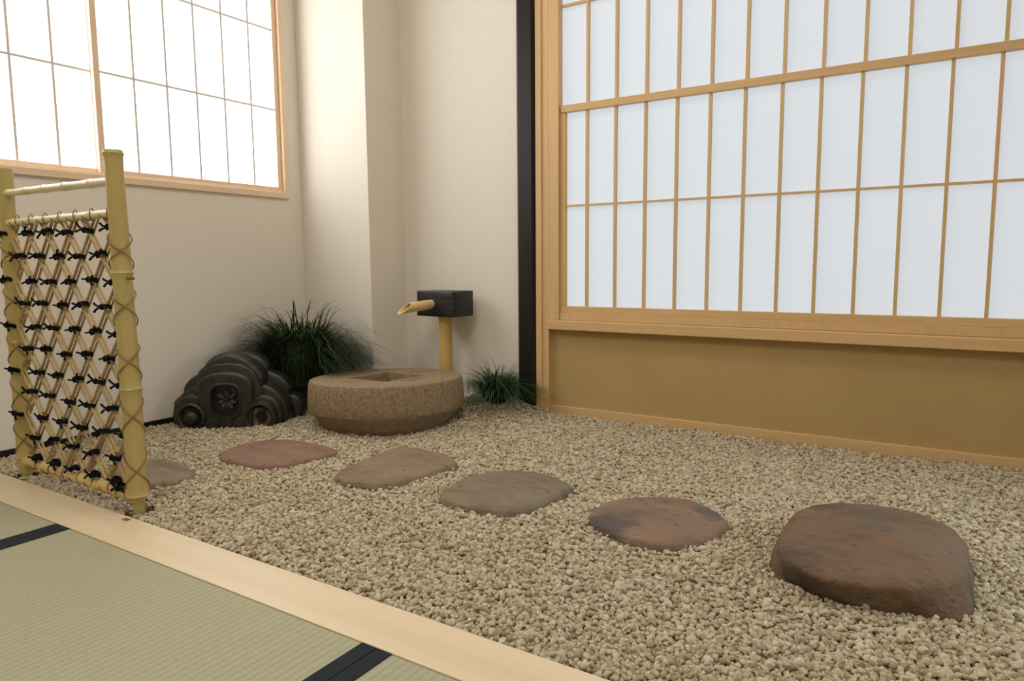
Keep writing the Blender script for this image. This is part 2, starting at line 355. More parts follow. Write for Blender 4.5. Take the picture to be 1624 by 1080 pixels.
# ------------------------------------------------------------------ stepping stones
def m_stone(name, cols, seed, patches=(), dark=(.10, .085, .075, 1), scale=9):
    M = MT(name, .72, .3); tc = M.n('ShaderNodeTexCoord'); ad = M.n('ShaderNodeVectorMath', operation='ADD'); ad.inputs[1].default_value = (seed, seed*.7, seed*1.3)
    M.l(tc.outputs['Object'], ad.inputs[0]); v = ad.outputs[0]
    mp = M.n('ShaderNodeMapping'); mp.inputs['Scale'].default_value = (.6, 1.3, 1); mp.inputs['Rotation'].default_value = (0, 0, .9); M.l(v, mp.inputs[0]); v = mp.outputs[0]
    c = M.ramp(M.noise(scale, 7, v, .62, .5), [(.30, cols[0]), (.5, cols[1]), (.7, cols[2])])
    c = M.mix(M.math('MULTIPLY', M.ramp(M.noise(scale*1.4, 5, v, .6, .8), [(.55, (0, 0, 0, 1)), (.68, (1, 1, 1, 1))]), .55), c, dark)
    pit = M.noise(60, 4, v, .6)
    c = M.mix(M.math('MULTIPLY', M.ramp(pit, [(.60, (0, 0, 0, 1)), (.70, (1, 1, 1, 1))]), .7), c, tuple(x*.5 for x in dark[:3])+(1,))
    nn = M.noise(26, 4, v, .6)
    for (x, y, r, pc, st) in patches:
        d = M.n('ShaderNodeVectorMath', operation='DISTANCE'); M.l(tc.outputs['Object'], d.inputs[0]); d.inputs[1].default_value = (x, y, 0)
        q = M.math('ADD', M.math('DIVIDE', d.outputs['Value'], r), M.math('MULTIPLY', M.math('SUBTRACT', nn, .5), 1.6))
        c = M.mix(M.math('MULTIPLY', M.ramp(q, [(.55, (1, 1, 1, 1)), (1.0, (0, 0, 0, 1))]), st), c, pc)
    M.col(c)
    h = M.math('ADD', M.math('MULTIPLY', M.noise(22, 7, v, .65), 1.0), M.math('MULTIPLY', M.noise(120, 4, v, .6), .45)); M.bump(h, 1.0, .009); return M.m
def stone(key, name, ztop, mat, label, cat='stepping stone', group='flat stepping stones in the gravel', top=None, bot=None, crown=.004, seed=0, edge=.022, wob=.0015):
    n = 200
    c, R = resample(top or STONES[key], n)
    if bot:
        cb, _ = resample(bot, n); 
        rb = []
        for k in range(n):
            d = Vector((math.cos(2*PI*k/n), math.sin(2*PI*k/n))); best = 0
            for i in range(len(bot)):
                a, b = Vector(bot[i])-c, Vector(bot[(i+1) % len(bot)])-c; e = b-a; den = d.x*e.y-d.y*e.x
                if abs(den) < 1e-12: continue
                t = (a.x*e.y-a.y*e.x)/den; s = (a.x*d.y-a.y*d.x)/den
                if t > 0 and -1e-6 <= s <= 1+1e-6: best = max(best, t)
            rb.append(best)
        rb = [(rb[k-2]+rb[k-1]+rb[k]+rb[(k+1) % n]+rb[(k+2) % n])/5 for k in range(n)]
    else: rb = [r+.002 for r in R]
    bm = bmesh.new(); rings = []
    def P(r, k, z, am):
        th = 2*PI*k/n; x, y = r*math.cos(th), r*math.sin(th)
        q = noise.noise(Vector((x*9+seed, y*9, z*9)))*am*2 + noise.noise(Vector((x*30+seed, y*30, z*30)))*am*1.0 + noise.noise(Vector((x*85+seed, y*85, z*85)))*am*.35
        s = 1+noise.noise(Vector((math.cos(th)*5+seed, math.sin(th)*5, z*20)))*.012*(am/.0015)+noise.noise(Vector((math.cos(th)*18+seed, math.sin(th)*18, z*60)))*.007*(am/.0015)
        return (x*s, y*s, z+q)
    rings_t = [.9*(i+.5)/30 for i in range(30)]
    e = edge
    for t in rings_t: rings.append([P((R[k]-e)*t/.9, k, ztop+crown*(.2+.8*(1-t*t)), wob) for k in range(n)])
    for a in (15, 30, 45, 60, 75, 90):
        s_, c_ = math.sin(math.radians(a)), math.cos(math.radians(a))
        rings.append([P(R[k]-e+e*s_ if True else 0, k, ztop-e*.55*(1-c_)+crown*.33, wob*.9) for k in range(n)])
    zlo = ztop-e*.55+crown*.33
    for q in (.2, .4, .6, .8, 1.0):
        rings.append([P(R[k]*(1-q)+rb[k]*q, k, zlo*(1-q)+(-.002)*q, wob) for k in range(n)])
    rings.append([P(rb[k]-.004, k, -.03, 0) for k in range(n)])
    vr = strip(bm, rings); cv = bm.verts.new((0, 0, ztop+crown))
    for k in range(n): bm.faces.new((cv, vr[0][k], vr[0][(k+1) % n]))
    bm.faces.new(vr[-1][::-1])
    o = finish(name, bm, mat, smooth=180, loc=(c.x, c.y, 0)); tag(o, label, cat, group); return o
DG = (.085, .075, .07, 1)
stone('s1', 'stepping_stone', .012, m_stone('stone_tan', [(.17,.13,.08,1), (.24,.185,.12,1), (.30,.23,.15,1)], 3), 'flat tan stepping stone half hidden behind the bamboo fence', seed=3)
stone('s2', 'stepping_stone', .012, m_stone('stone_red', [(.19,.11,.072,1), (.26,.155,.105,1), (.31,.20,.14,1)], 11, dark=(.19,.10,.07,1)), 'flat reddish stepping stone in front of the dark ridge tile', seed=11)
stone('s3', 'stepping_stone', .014, m_stone('stone_ochre', [(.19,.13,.075,1), (.26,.185,.115,1), (.30,.225,.14,1)], 21, dark=(.16,.12,.085,1)), 'flat ochre-brown stepping stone in front of the round stone basin', seed=21)
stone('s4', 'stepping_stone', .015, m_stone('stone_grey', [(.16,.125,.08,1), (.22,.175,.115,1), (.26,.21,.14,1)], 33, dark=(.12,.10,.08,1)), 'flat grey-brown stepping stone in the middle of the row', seed=33)
stone('s5', 'stepping_stone', .014, m_stone('stone_patch', [(.18,.112,.072,1), (.24,.152,.10,1), (.28,.185,.125,1)], 45, [(-.085, -.09, .075, (.08,.068,.068,1), .8), (.10, .10, .06, (.10,.085,.09,1), .75), (-.02, .10, .03, DG, .5)]), 'flat reddish-brown stepping stone with two dark grey patches', seed=45)
stone('big', 'step_boulder', .056, m_stone('stone_big', [(.11,.075,.045,1), (.19,.115,.066,1), (.18,.14,.092,1)], 57, [(-.10, -.14, .07, (.055,.048,.04,1), .85), (-.09, -.02, .05, (.09,.075,.06,1), .6), (-.02, .11, .09, (.10,.085,.07,1), .7), (.09, .04, .05, (.09,.07,.055,1), .6), (.13, -.06, .05, (.08,.065,.05,1), .6)], scale=8),
      'thick brown boulder step with rounded edges at the right', 'stone', None, top=BTOP, bot=BBOT, crown=.012, seed=57, edge=.026, wob=.0034)

# ------------------------------------------------------------------ stone basin
def basin():
    M = MT('basin_stone', .85, .25)
    sp = M.noise(95, 5, None, .7); big = M.noise(7, 4)
    c = M.ramp(sp, [(.30, (.12,.085,.05,1)), (.46, (.27,.19,.11,1)), (.66, (.41,.32,.205,1))])
    c = M.mix(M.math('MULTIPLY', big, .5), c, (.24,.175,.105,1)); M.col(c)
    M.bump(M.math('ADD', sp, M.math('MULTIPLY', M.noise(30, 4), .6)), .9, .004)
    root = empty('stone_basin', (-1.79, 1.9254, 0), label='round tan stone water basin with a square hollow', cat='stone basin')
    n = 128; s = .150; a0 = .7095
    def sq(k, hs):
        th = 2*PI*k/n+a0; q = ((th-a0+PI/4) % (PI/2))-PI/4        # angle from nearest corner
        r = hs/math.sqrt(2)/math.cos(PI/4-abs(q)); return Vector((r*math.cos(th), r*math.sin(th)))
    def ci(k, r): th = 2*PI*k/n+a0; return Vector((r*math.cos(th), r*math.sin(th)))
    H = .165
    rings = []
    rings.append([(*(sq(k, .100)), H-.11) for k in range(n)])
    rings.append([(*(sq(k, .149)), H-.105) for k in range(n)])
    rings.append([(*(sq(k, .149)), H-.006) for k in range(n)])
    rings.append([(*(sq(k, .150)), H-.002) for k in range(n)])
    rings.append([(*(sq(k, .153)), H) for k in range(n)])
    for t in (.25, .5, .75): rings.append([(*(sq(k, .153)*(1-t)+ci(k, .272)*t), H) for k in range(n)])
    for r, z in ((.272, H), (.2785, H-.002), (.282, H-.008), (.285, H-.03), (.288, H-.06), (.288, .066), (.286, .058), (.281, .052), (.268, .040), (.250, .016), (.232, -.008), (.205, -.03)):
        rings.append([(*(ci(k, r)*(1+.004*noise.noise(Vector((ci(k, r).x*22, ci(k, r).y*22, z*30))))), z) for k in range(n)])
    bm = bmesh.new(); vr = strip(bm, rings); bm.faces.new(vr[0]); bm.faces.new(vr[-1][::-1])
    for v in bm.verts:                                          # slight tilt of the whole stone
        v.co.z += (.0268*v.co.x-.0234*v.co.y)*min(1, max(0, (v.co.z+.02)/.1))
    finish('body', bm, M.m, root, smooth=24)
    # four characters round the square hollow as thin strips, groove shade in their dark colour: strokes in a unit cell (x right, y up; bottom faces the hollow side shown)
    MC = MT('groove_shade', .95, .1); MC.col((.17, .11, .06, 1))
    G = {'top': [((.1,.9),(.9,.9)), ((.45,.9),(.35,.1)), ((.2,.5),(.8,.5)), ((.8,.5),(.75,.1)), ((.0,.1),(1,.1))],
         'right': [((.2,1),(.0,.6)), ((.15,.75),(.15,0)), ((.5,1),(.55,.8)), ((.15,.75),(.95,.75)), ((.15,.5),(.9,.5)), ((.15,.25),(.9,.25)), ((.15,.02),(1,.02)), ((.55,.75),(.55,.02))],
         'bottom': [((.1,.9),(.9,.9)), ((.5,.9),(.5,.2)), ((.5,.55),(.85,.55)), ((.25,.6),(.25,.25)), ((.3,.4),(.05,.0)), ((.2,.2),(1,.0))],
         'left': [((.3,1),(.1,.7)), ((.2,.82),(.85,.82)), ((.05,.5),(.95,.5)), ((.5,.82),(.45,.5)), ((.45,.5),(.1,.0)), ((.5,.45),(.9,.0))]}
    h = s/math.sqrt(2)
    fr_ang = a0-PI/4
    for q, nm in enumerate(('right', 'top', 'left', 'bottom')):
        bm = bmesh.new(); w = .082; base = fr_ang+q*PI/2
        dx, dy = Vector((math.cos(base), math.sin(base))), None
        cx_, cy_ = dx.x*(h+.012+.038), dx.y*(h+.012+.038)
        up = Vector((math.cos(fr_ang+PI/2), math.sin(fr_ang+PI/2))); rt = Vector((math.cos(fr_ang), math.sin(fr_ang)))
        kx, ky = (.062, .10) if q % 2 == 0 else (.10, .062)
        for a, b in G[nm]:
            pa = Vector((cx_, cy_))+rt*(a[0]-.5)*kx+up*(a[1]-.5)*ky; pb = Vector((cx_, cy_))+rt*(b[0]-.5)*kx+up*(b[1]-.5)*ky
            d = (pb-pa).normalized(); nr = Vector((-d.y, d.x))*.0019
            zz = lambda p: H+.0004+.0268*p.x-.0234*p.y
            q4 = [pa-nr, pa+nr, pb+nr*.6, pb-nr*.6]
            lo = [bm.verts.new((p.x, p.y, zz(p)-.001)) for p in q4]; hi = [bm.verts.new((p.x, p.y, zz(p))) for p in q4]
            bm.faces.new(hi); bm.faces.new(lo[::-1])
            for k in range(4): bm.faces.new((lo[k], lo[(k+1) % 4], hi[(k+1) % 4], hi[k]))
        finish('carved_character', bm, MC.m, root)
basin()

# ------------------------------------------------------------------ bamboo
def m_bamboo(name, c1, c2, rough=.38, axis='Z', sc=1, c3=None):
    M = MT(name, rough, .5); s = {'X': (2, 60, 60), 'Z': (60, 60, 2)}[axis]
    v = M.coords(tuple(q*sc for q in s)); n1 = M.noise(1, 4, v, .6); n2 = M.noise(9, 4)
    c = M.mix(n1, c1, c2)
    if c3: c = M.mix(M.math('MULTIPLY', M.ramp(n2, [(.52, (0, 0, 0, 1)), (.72, (1, 1, 1, 1))]), .6), c, c3)
    M.col(c); M.bump(n1, .08, .001); return M.m
M_post = m_bamboo('bamboo_post', (.42, .325, .105, 1), (.52, .42, .155, 1), .36, 'Z', 1, (.44, .27, .07, 1))
M_post2 = m_bamboo('bamboo_spout_post', (.54, .36, .10, 1), (.63, .45, .14, 1), .4)
M_rail = m_bamboo('bamboo_rail', (.62, .52, .26, 1), (.74, .66, .40, 1), .32, 'X', 1, (.42, .36, .14, 1))
M_cane = m_bamboo('bamboo_cane', (.30, .19, .075, 1), (.56, .41, .18, 1), .5, 'Z', .5, (.22, .12, .04, 1))
M_vine = MT('vine', .6, .3); M_vine.col(M_vine.ramp(M_vine.noise(30, 3), [(.3, (.18, .10, .035, 1)), (.7, (.36, .23, .09, 1))])); M_vine = M_vine.m
M_cord = MT('black_cord', .85, .2); M_cord.col((.006, .006, .007, 1)); M_cord.bump(M_cord.noise(500, 2), .6, .001); M_cord = M_cord.m
def bamboo(bm, p0, p1, r0, r1, nodes, seg=24, swell=.06, cup=True, bend=0, wall=.006, foot=None):
    p0, p1 = Vector(p0), Vector(p1); L = (p1-p0).length; ts = set([0, 1])
    for q in nodes:
        for d in (-.02, -.007, -.0025, 0, .0025, .007, .02):
            t = q+d/L
            if 0 < t < 1: ts.add(t)
    for k in range(1, 24): ts.add(k/24)
    ts = sorted(ts); pts, rr = [], []
    side = (p1-p0).cross(Vector((0, 1, 0))); side = side.normalized() if side.length > 1e-6 else Vector((1, 0, 0))
    for t in ts:
        s = r0+(r1-r0)*t; k = 1
        for q in nodes:
            d = (t-q)*L
            k += swell*math.exp(-(d/.004)**2) + swell*.5*math.exp(-(d/.018)**2) - (swell*.9*math.exp(-((d-.004)/.0016)**2))
        if foot and t < foot[0]: s = foot[1]
        pts.append(p0.lerp(p1, t)+side*bend*math.sin(PI*t)); rr.append(s*k)
    if cup:                                                     # open tube end with wall thickness at the top
        d = (p1-p0).normalized()
        pts += [p1, p1-d*.015]; rr += [rr[-1]-wall, rr[-1]-wall]
        # tube() frames from neighbours flip at the cup, so build rings by hand
        nx = side; rings = []
        for p, r in zip(pts, rr):
            ny = d.cross(nx); rings.append([p+(nx*math.cos(2*PI*k/seg)+ny*math.sin(2*PI*k/seg))*r for k in range(seg)])
        vr = strip(bm, rings); bm.faces.new(vr[0][::-1]); bm.faces.new(vr[-1])
    else: tube(bm, pts, rr, seg)
YF = .884
fence = empty('bamboo_fence', (-1.92, YF, 0), label='low bamboo lattice fence lashed with black cord, standing beside the threshold beam', cat='bamboo fence')
def fobj(name, bm, m, smooth=40, par=fence):
    o = finish(name, bm, m, smooth=smooth); o.parent = par
    o.matrix_parent_inverse = Matrix.Translation(-Vector(fence.location)) if par is fence else Matrix(); return o
LX0, LX1, RX0, RX1 = -2.208, -2.180, -1.635, -1.640       # post axis x at bottom / top
bm = bmesh.new(); bamboo(bm, (-2.206, YF, -.04), (-2.184, YF, .846), .0205, .0195, [.10, .47, .726], swell=.11, bend=.003, foot=(.055,.0135), wall=.004); fobj('post', bm, M_post)
bm = bmesh.new(); bamboo(bm, (-1.632, YF, -.04), (-1.640, YF, .845), .0235, .0195, [.088, .379, .686, .992], swell=.11, bend=-.002, foot=(.084,.0135), wall=.004); fobj('post', bm, M_post)
# narrower foot of the posts under the lowest joint is given by the node groove
bm = bmesh.new(); bamboo(bm, (-2.20, YF-.004, .781), (-1.65, YF-.004, .7755), .0090, .0102, [.09, .26, .43, .62, .84], cup=False, swell=.12, seg=16); fobj('top_rail', bm, M_rail)
bm = bmesh.new(); bamboo(bm, (-2.20, YF-.004, .701), (-1.65, YF-.004, .7035), .0088, .0096, [.12, .33, .58, .82], cup=False, swell=.12, seg=16); fobj('upper_rail', bm, M_rail)
bm = bmesh.new(); bamboo(bm, (-2.20, YF-.004, .040), (-1.65, YF-.004, .034), .0125, .0135, [.08, .22, .38, .55, .72, .88], cup=False, swell=.16, seg=20); fobj('bottom_rail', bm, m_bamboo('bamboo_bottom', (.60, .43, .15, 1), (.72, .56, .25, 1), .4, 'X', 1, (.42, .25, .08, 1)))
# lattice
PX, PZ = .103, .0613; Z0, ZT = .055, .70; XA, XB = -2.186, -1.655; XK = -2.083; ZK = .670    # a knot at (XK, ZK)
def clipline(x, z, sx):
    pts = []
    sl = PZ/(PX/2)*sx
    t0, t1 = XA, XB
    za, zb = z+sl*(t0-x), z+sl*(t1-x)
    for (lo, hi) in ((Z0, ZT),):
        xs = sorted([x+(lo-z)/sl, x+(hi-z)/sl]); t0, t1 = max(t0, xs[0]), min(t1, xs[1])
    if t1-t0 < .02: return None
    return (t0, z+sl*(t0-x)), (t1, z+sl*(t1-x))
for layer, (dy, off, rad) in enumerate(((-.001, 0, .0040), (.007, .0050, .0031))):
    for sx in (1, -1):
        for k in range(-14, 15):
            seg_ = clipline(XK+off+k*PX, ZK, sx)
            if not seg_: continue
            (xa, za), (xb, zb) = seg_
            yy = YF+dy+(.0065 if sx > 0 else -.0005)
            j = lambda: random.uniform(-.0015, .0015)
            bm = bmesh.new(); L_ = math.hypot(xb-xa, zb-za)
            nd = [q for q in np.arange(random.uniform(.05, .2), 1, .16/max(L_, .05)) if q < .97]
            bamboo(bm, (xa+j(), yy, za), (xb+j(), yy, zb), rad*random.uniform(.85, 1.1), rad*random.uniform(.8, 1.05), nd, seg=8, cup=False, swell=.13)
            fobj('lattice_cane', bm, M_cane, 60)
# black cord ties
ties = []
def tie(x, z, y, w=.036, side=None, r=.0026):
    bm = bmesh.new(); side = side or random.choice((-1, 1)); tl = random.uniform(-.25, .25)
    ca, sa = math.cos(tl), math.sin(tl)
    def T(p): return (x+p[0]*ca-p[2]*sa, y+p[1], z+p[0]*sa+p[2]*ca)
    for q in range(3):
        zo = (q-1)*.0032+random.uniform(-.0008, .0008); pts = []
        for k in range(13):
            a = 2*PI*k/12; pts.append(T((math.cos(a)*w*.42, -math.sin(a)*.009+.004, zo+.002*math.sin(a*2))))
        tube(bm, pts, r, 6)
    pts = [T((0, -.006+.0035*math.cos(a), .0055*math.sin(a))) for a in np.linspace(0, 2*PI, 9)]; tube(bm, pts, r*1.1, 6)
    for s2 in (-1, 1):
        l = random.uniform(.013, .022); up = s2*random.uniform(.004, .011)
        pts = [T((side*q*l+side*.008, -.008-.003*q, up*q*q+s2*.002)) for q in (0, .35, .7, 1)]
        tube(bm, pts, [r*.9, r*1.05, r, r*1.15], 6)
    l = random.uniform(.006, .014)
    tube(bm, [T((-side*.010, -.007, 0)), T((-side*(.014+l), -.009, random.uniform(-.004, .006)))], r*.95, 6)
    bmesh.ops.translate(bm, vec=(-x, -y, -z), verts=bm.verts)
    o = finish('cord_tie', bm, M_cord, smooth=60); o.parent = fence
    o.location = (x-fence.location.x, y-fence.location.y, z-fence.location.z)
row = 0; z = ZK
while z > .07:
    xs = [XK+(0 if row % 2 == 0 else PX/2)+k*PX for k in range(-1, 6)]
    for x in xs:
        if -2.17 < x < -1.665: tie(x+.004+random.uniform(-.003, .003), z+random.uniform(-.004, .004), YF-.004)
    if row % 2 == 0: tie(-2.194, z, YF-.018, .05, side=1)
    z -= PZ; row += 1
for k in range(5): tie(-2.112+k*PX*.98, .062, YF-.012, .034)
tie(-1.688, .048, YF-.010)
# vine wraps crossing round posts, and the hoops on the rails
def vine(par_name, fn, t0, t1, n=60, r=.0016):
    bm = bmesh.new(); tube(bm, [fn(t0+(t1-t0)*k/n) for k in range(n+1)], r, 6); fobj(par_name, bm, M_vine, 60)
def postx(side, z): 
    q = (z+.04)/.886
    return (-2.206+.022*q-.003*math.sin(PI*q)) if side < 0 else (-1.632-.008*q+.002*math.sin(PI*q))
for side, r in ((-1, .0222), (1, .0248)):
    for dirn in (1, -1):
        fn = lambda t, dirn=dirn, side=side, r=r: (postx(side, .10+.129*t)+r*math.cos(t*2*PI*dirn-.50), YF+r*math.sin(t*2*PI*dirn-.50), .10+.129*t+.004*math.sin(t*7))
        vine('vine_binding', fn, -.42, 4.45, 200, .0015)
k = 0
for x in np.arange(-2.15, -1.68, .076):
    fn = lambda t, x=x: (x+.034*t+.004*math.sin(t*9), YF-.004+.0105*math.cos(2*PI*t*1.0+PI), .702+.0105*math.sin(2*PI*t+PI)+ (.007 if math.sin(2*PI*t+PI) > 0 else 0)*abs(math.sin(2*PI*t+PI)))
    vine('vine_binding', fn, 0, 1.25, 30, .0013)
for x in np.arange(-2.15, -1.69, .075):
    fn = lambda t, x=x: (x+.040*t, YF-.004+.0145*math.cos(2*PI*t+PI), .038+.0145*math.sin(2*PI*t+PI))
    vine('vine_binding', fn, 0, 1.1, 30, .0016)
bm = bmesh.new(); tube(bm, [(-1.63, YF, .554), (-1.590, YF, .5545)], .0036, 8); fobj('peg', bm, M_dkbrown)

# ------------------------------------------------------------------ water spout
P0 = Vector((-1.777, 2.27, 0)); ang = math.atan2(.015, -.1996)    # block turned slightly from the wall
sp = empty('water_spout', P0, label='bamboo water spout set in a black timber block on a bamboo post', cat='water spout')
def sobj(name, bm, m, smooth=40): return finish(name, bm, m, sp, smooth=smooth)
bm = bmesh.new(); bamboo(bm, (0, 0, -.03), (0, 0, .374), .0285, .0275, [.35, .86], cup=False, swell=.04); sobj('post', bm, M_post2)
ex = Vector((.1996, -.0155, 0)).normalized(); ey = Vector((.0753, .9972, 0)); ey = Vector((-ex.y, ex.x, 0))
# block: long side along ex, spout leaves through the long face
bm = bmesh.new(); box(bm, -.1, .1, -.0625, .0625, 0, .103, .004)
bmesh.ops.subdivide_edges(bm, edges=bm.edges, cuts=3, use_grid_fill=True)
for v in bm.verts:
    v.co += Vector((0, 1, 0))*noise.noise(v.co*25)*.002
    x_, y_ = v.co.x, v.co.y; v.co.x, v.co.y = ex.x*x_+ey.x*y_, ex.y*x_+ey.y*y_
M_blk = MT('charred_block', .38, .5); vv = M_blk.coords((12, 12, 60)); nb = M_blk.noise(1, 5, vv, .6, .8); M_blk.col(M_blk.ramp(nb, [(.3, (.006, .006, .008, 1)), (.7, (.022, .021, .025, 1))])); M_blk.bump(nb, .5, .004)
b = sobj('block', bm, M_blk.m, 30); b.location = (0, 0, .371); 
# spout pipe, cut slantwise at its mouth
bm = bmesh.new(); seg = 28; r = .0195; wl = .0035
root = ex*(-.018)-ey*.055; root.z = .421; dr = (-ey).copy(); dr.z = -.055; dr.normalize()
sx_ = dr.cross(Vector((0, 0, 1))).normalized(); su = sx_.cross(dr)
def ring(l, rr, cut=0): return [root+dr*(l-cut*(math.sin(2*PI*k/seg)*rr))+(sx_*math.cos(2*PI*k/seg)+su*math.sin(2*PI*k/seg))*rr for k in range(seg)]
LS = .155
rg = [ring(0, r*.98), ring(.04, r), ring(.08, r*1.0), ring(LS, r, 1.9), ring(LS, r-wl, 1.9), ring(.09, r-wl), ring(.088, .001)]
vr = strip(bm, rg); bm.faces.new(vr[0][::-1]); bm.faces.new(vr[-1])
sobj('spout', bm, m_bamboo('bamboo_spout', (.66, .47, .19, 1), (.78, .60, .29, 1), .4), 35)

# ------------------------------------------------------------------ dark ridge-end tile
M_tile = MT('smoked_tile', .40, .55); tn = M_tile.noise(28, 5); M_tile.col(M_tile.ramp(tn, [(.3, (.009, .010, .006, 1)), (.7, (.025, .027, .018, 1))])); M_tile.bump(M_tile.noise(70, 4), .35, .003); M_tile = M_tile.m
M_clay = MT('broken_clay', .8, .2); M_clay.col(M_clay.ramp(M_clay.noise(40, 4), [(.35, (.05, .037, .025, 1)), (.65, (.24, .18, .11, 1))])); M_clay = M_clay.m
tile = empty('ridge_end_tile', (-2.232, 1.555, 0), math.atan2(.59, .807), label='dark grey ornamental ridge-end roof tile with scrolls and a crest', cat='roof tile')
def smooth_open(pts, it=2):
    p = [Vector(q) for q in pts]
    for _ in range(it):
        q = [p[0]]
        for a, b in zip(p, p[1:]): q += [a*.75+b*.25, a*.25+b*.75]
        p = q+[p[-1]]
    return p
def slab(bm, half, y0, y1, bev=.008, cx0=0, it=2):
    h = smooth_open(half, it); pts = [Vector((cx0+p.x, p.y)) for p in h]+[Vector((cx0-p.x, p.y)) for p in h[::-1][(1 if abs(h[-1].x) < 1e-6 else 0):]]
    n = len(pts); c = Vector((cx0, .09)); rings = []
    def off(d): 
        out = []
        for i in range(n):
            t = (pts[(i+1) % n]-pts[i-1]); nr = Vector((t.y, -t.x)).normalized() if t.length > 1e-9 else Vector((0, 0))
            p = pts[i]-nr*d; 
            if (p-c).length > (pts[i]-c).length: p = pts[i]+nr*d
            out.append(p)
        return out
    for d, y in ((bev, y0), (bev*.3, y0+bev*.3), (0, y0+bev), (0, y1-bev), (bev*.3, y1-bev*.3), (bev, y1)):
        rings.append([(p.x, y, max(p.y, -.02)) for p in off(d)])
    vr = strip(bm, rings); bm.faces.new(vr[0][::-1]); bm.faces.new(vr[-1])
def tobj(name, bm, m=M_tile, sm=50): return finish(name, bm, m, tile, smooth=sm)
back = [(.20, -.02), (.214, .02), (.210, .05), (.198, .085), (.178, .11), (.148, .135), (.124, .143), (.118, .142), (.115, .142), (.116, .147), (.122, .168), (.113, .19), (.100, .206), (.086, .216), (.064, .238), (.034, .252), (0, .258)]
rear = [(.22, -.02), (.243, .01), (.250, .045), (.238, .075), (.208, .093), (.199, .092), (.198, .097), (.201, .112), (.196, .130), (.178, .152), (.15, .172), (.122, .182), (.115, .184), (.120, .20), (.104, .226), (.075, .245), (.04, .255), (0, .258)]
bm = bmesh.new(); slab(bm, back, .03, .125, .010); tobj('back_slab', bm)
bm = bmesh.new(); slab(bm, rear, .11, .19, .012); tobj('rear_slab', bm)
mid = [(.12, -.02), (.125, .05), (.122, .11), (.113, .15), (.109, .165), (.095, .195), (.065, .218), (.035, .226), (0, .228)]
bm = bmesh.new(); slab(bm, mid, .008, .06, .006, .002); tobj('middle_arch', bm)
# front block with a recessed niche
bm = bmesh.new(); n = 96
fp = smooth_open([(.09, -.015), (.094, .04), (.096, .10), (.098, .15), (.092, .168), (.074, .184), (.045, .196), (0, .2)], 2)
fpoly = [Vector((p.x, p.y)) for p in fp]+[Vector((-p.x, p.y)) for p in fp[::-1][1:]]
cc = Vector((0, .095))
def rayp(poly, th, c):
    d = Vector((math.cos(th), math.sin(th))); best = .01
    for i in range(len(poly)):
        a, b = poly[i]-c, poly[(i+1) % len(poly)]-c; e = b-a; den = d.x*e.y-d.y*e.x
        if abs(den) < 1e-12: continue
        t = (a.x*e.y-a.y*e.x)/den; s = (a.x*d.y-a.y*d.x)/den
        if t > 0 and -1e-6 <= s <= 1+1e-6: best = max(best, t)
    return best
outr = [rayp(fpoly, 2*PI*k/n, cc) for k in range(n)]
def nich(k, s): th = 2*PI*k/n; c_, s_ = abs(math.cos(th)), abs(math.sin(th)); return s/((c_**3.2+(s_*.9)**3.2)**(1/3.2))
def rp(k, r, y): th = 2*PI*k/n; return (cc.x+r*math.cos(th), y, cc.y+r*math.sin(th))
YN = -.022
rg = [[rp(k, outr[k], .02) for k in range(n)], [rp(k, outr[k], YN+.008) for k in range(n)], [rp(k, outr[k]-.004, YN+.002) for k in range(n)], [rp(k, outr[k]-.010, YN) for k in range(n)],
      [rp(k, nich(k, .060), YN) for k in range(n)], [rp(k, nich(k, .057), YN-.004) for k in range(n)], [rp(k, nich(k, .052), YN-.004) for k in range(n)], [rp(k, nich(k, .049), YN+.002) for k in range(n)], [rp(k, nich(k, .047), .006) for k in range(n)]]
vr = strip(bm, rg); bm.faces.new(vr[-1][::-1]); bm.faces.new(vr[0]); tobj('front_block', bm, sm=40)
# crest: leaves round a centre with veins
bm = bmesh.new()
def leaf(cx_, cz_, ang_, ln, wd, th=.007):
    m = 20; rings = []
    for q, (s, yy) in enumerate(((1, .004), (.92, -.004), (.6, -.0075), (.2, -.009))):
        ring_ = []
        for k in range(m):
            a = 2*PI*k/m; u_ = math.cos(a)*ln*s; w_ = math.sin(a)*wd*s*(1+.18*math.cos(3*a))
            ring_.append((cx_+u_*math.cos(ang_)-w_*math.sin(ang_), yy, cz_+u_*math.sin(ang_)+w_*math.cos(ang_)))
        rings.append(ring_)
    v = strip(bm, rings); bm.faces.new(v[-1])
for a_, d_, l_, w_ in ((90, .024, .018, .010), (35, .026, .018, .011), (145, .026, .018, .011), (-20, .024, .017, .010), (200, .024, .017, .010), (-60, .026, .018, .011), (240, .026, .018, .011), (-90, .02, .018, .008)):
    a = math.radians(a_); leaf(d_*math.cos(a), .095+d_*math.sin(a), a, l_, w_)
tube(bm, [(0, -.009, .06), (0, -.011, .13)], .002, 6); tube(bm, [(-.03, -.009, .112), (0, -.011, .098), (.03, -.009, .112)], .0016, 6)
tobj('crest', bm, MT('crest_tile', .45, .5).col((.035, .035, .036, 1)).m)
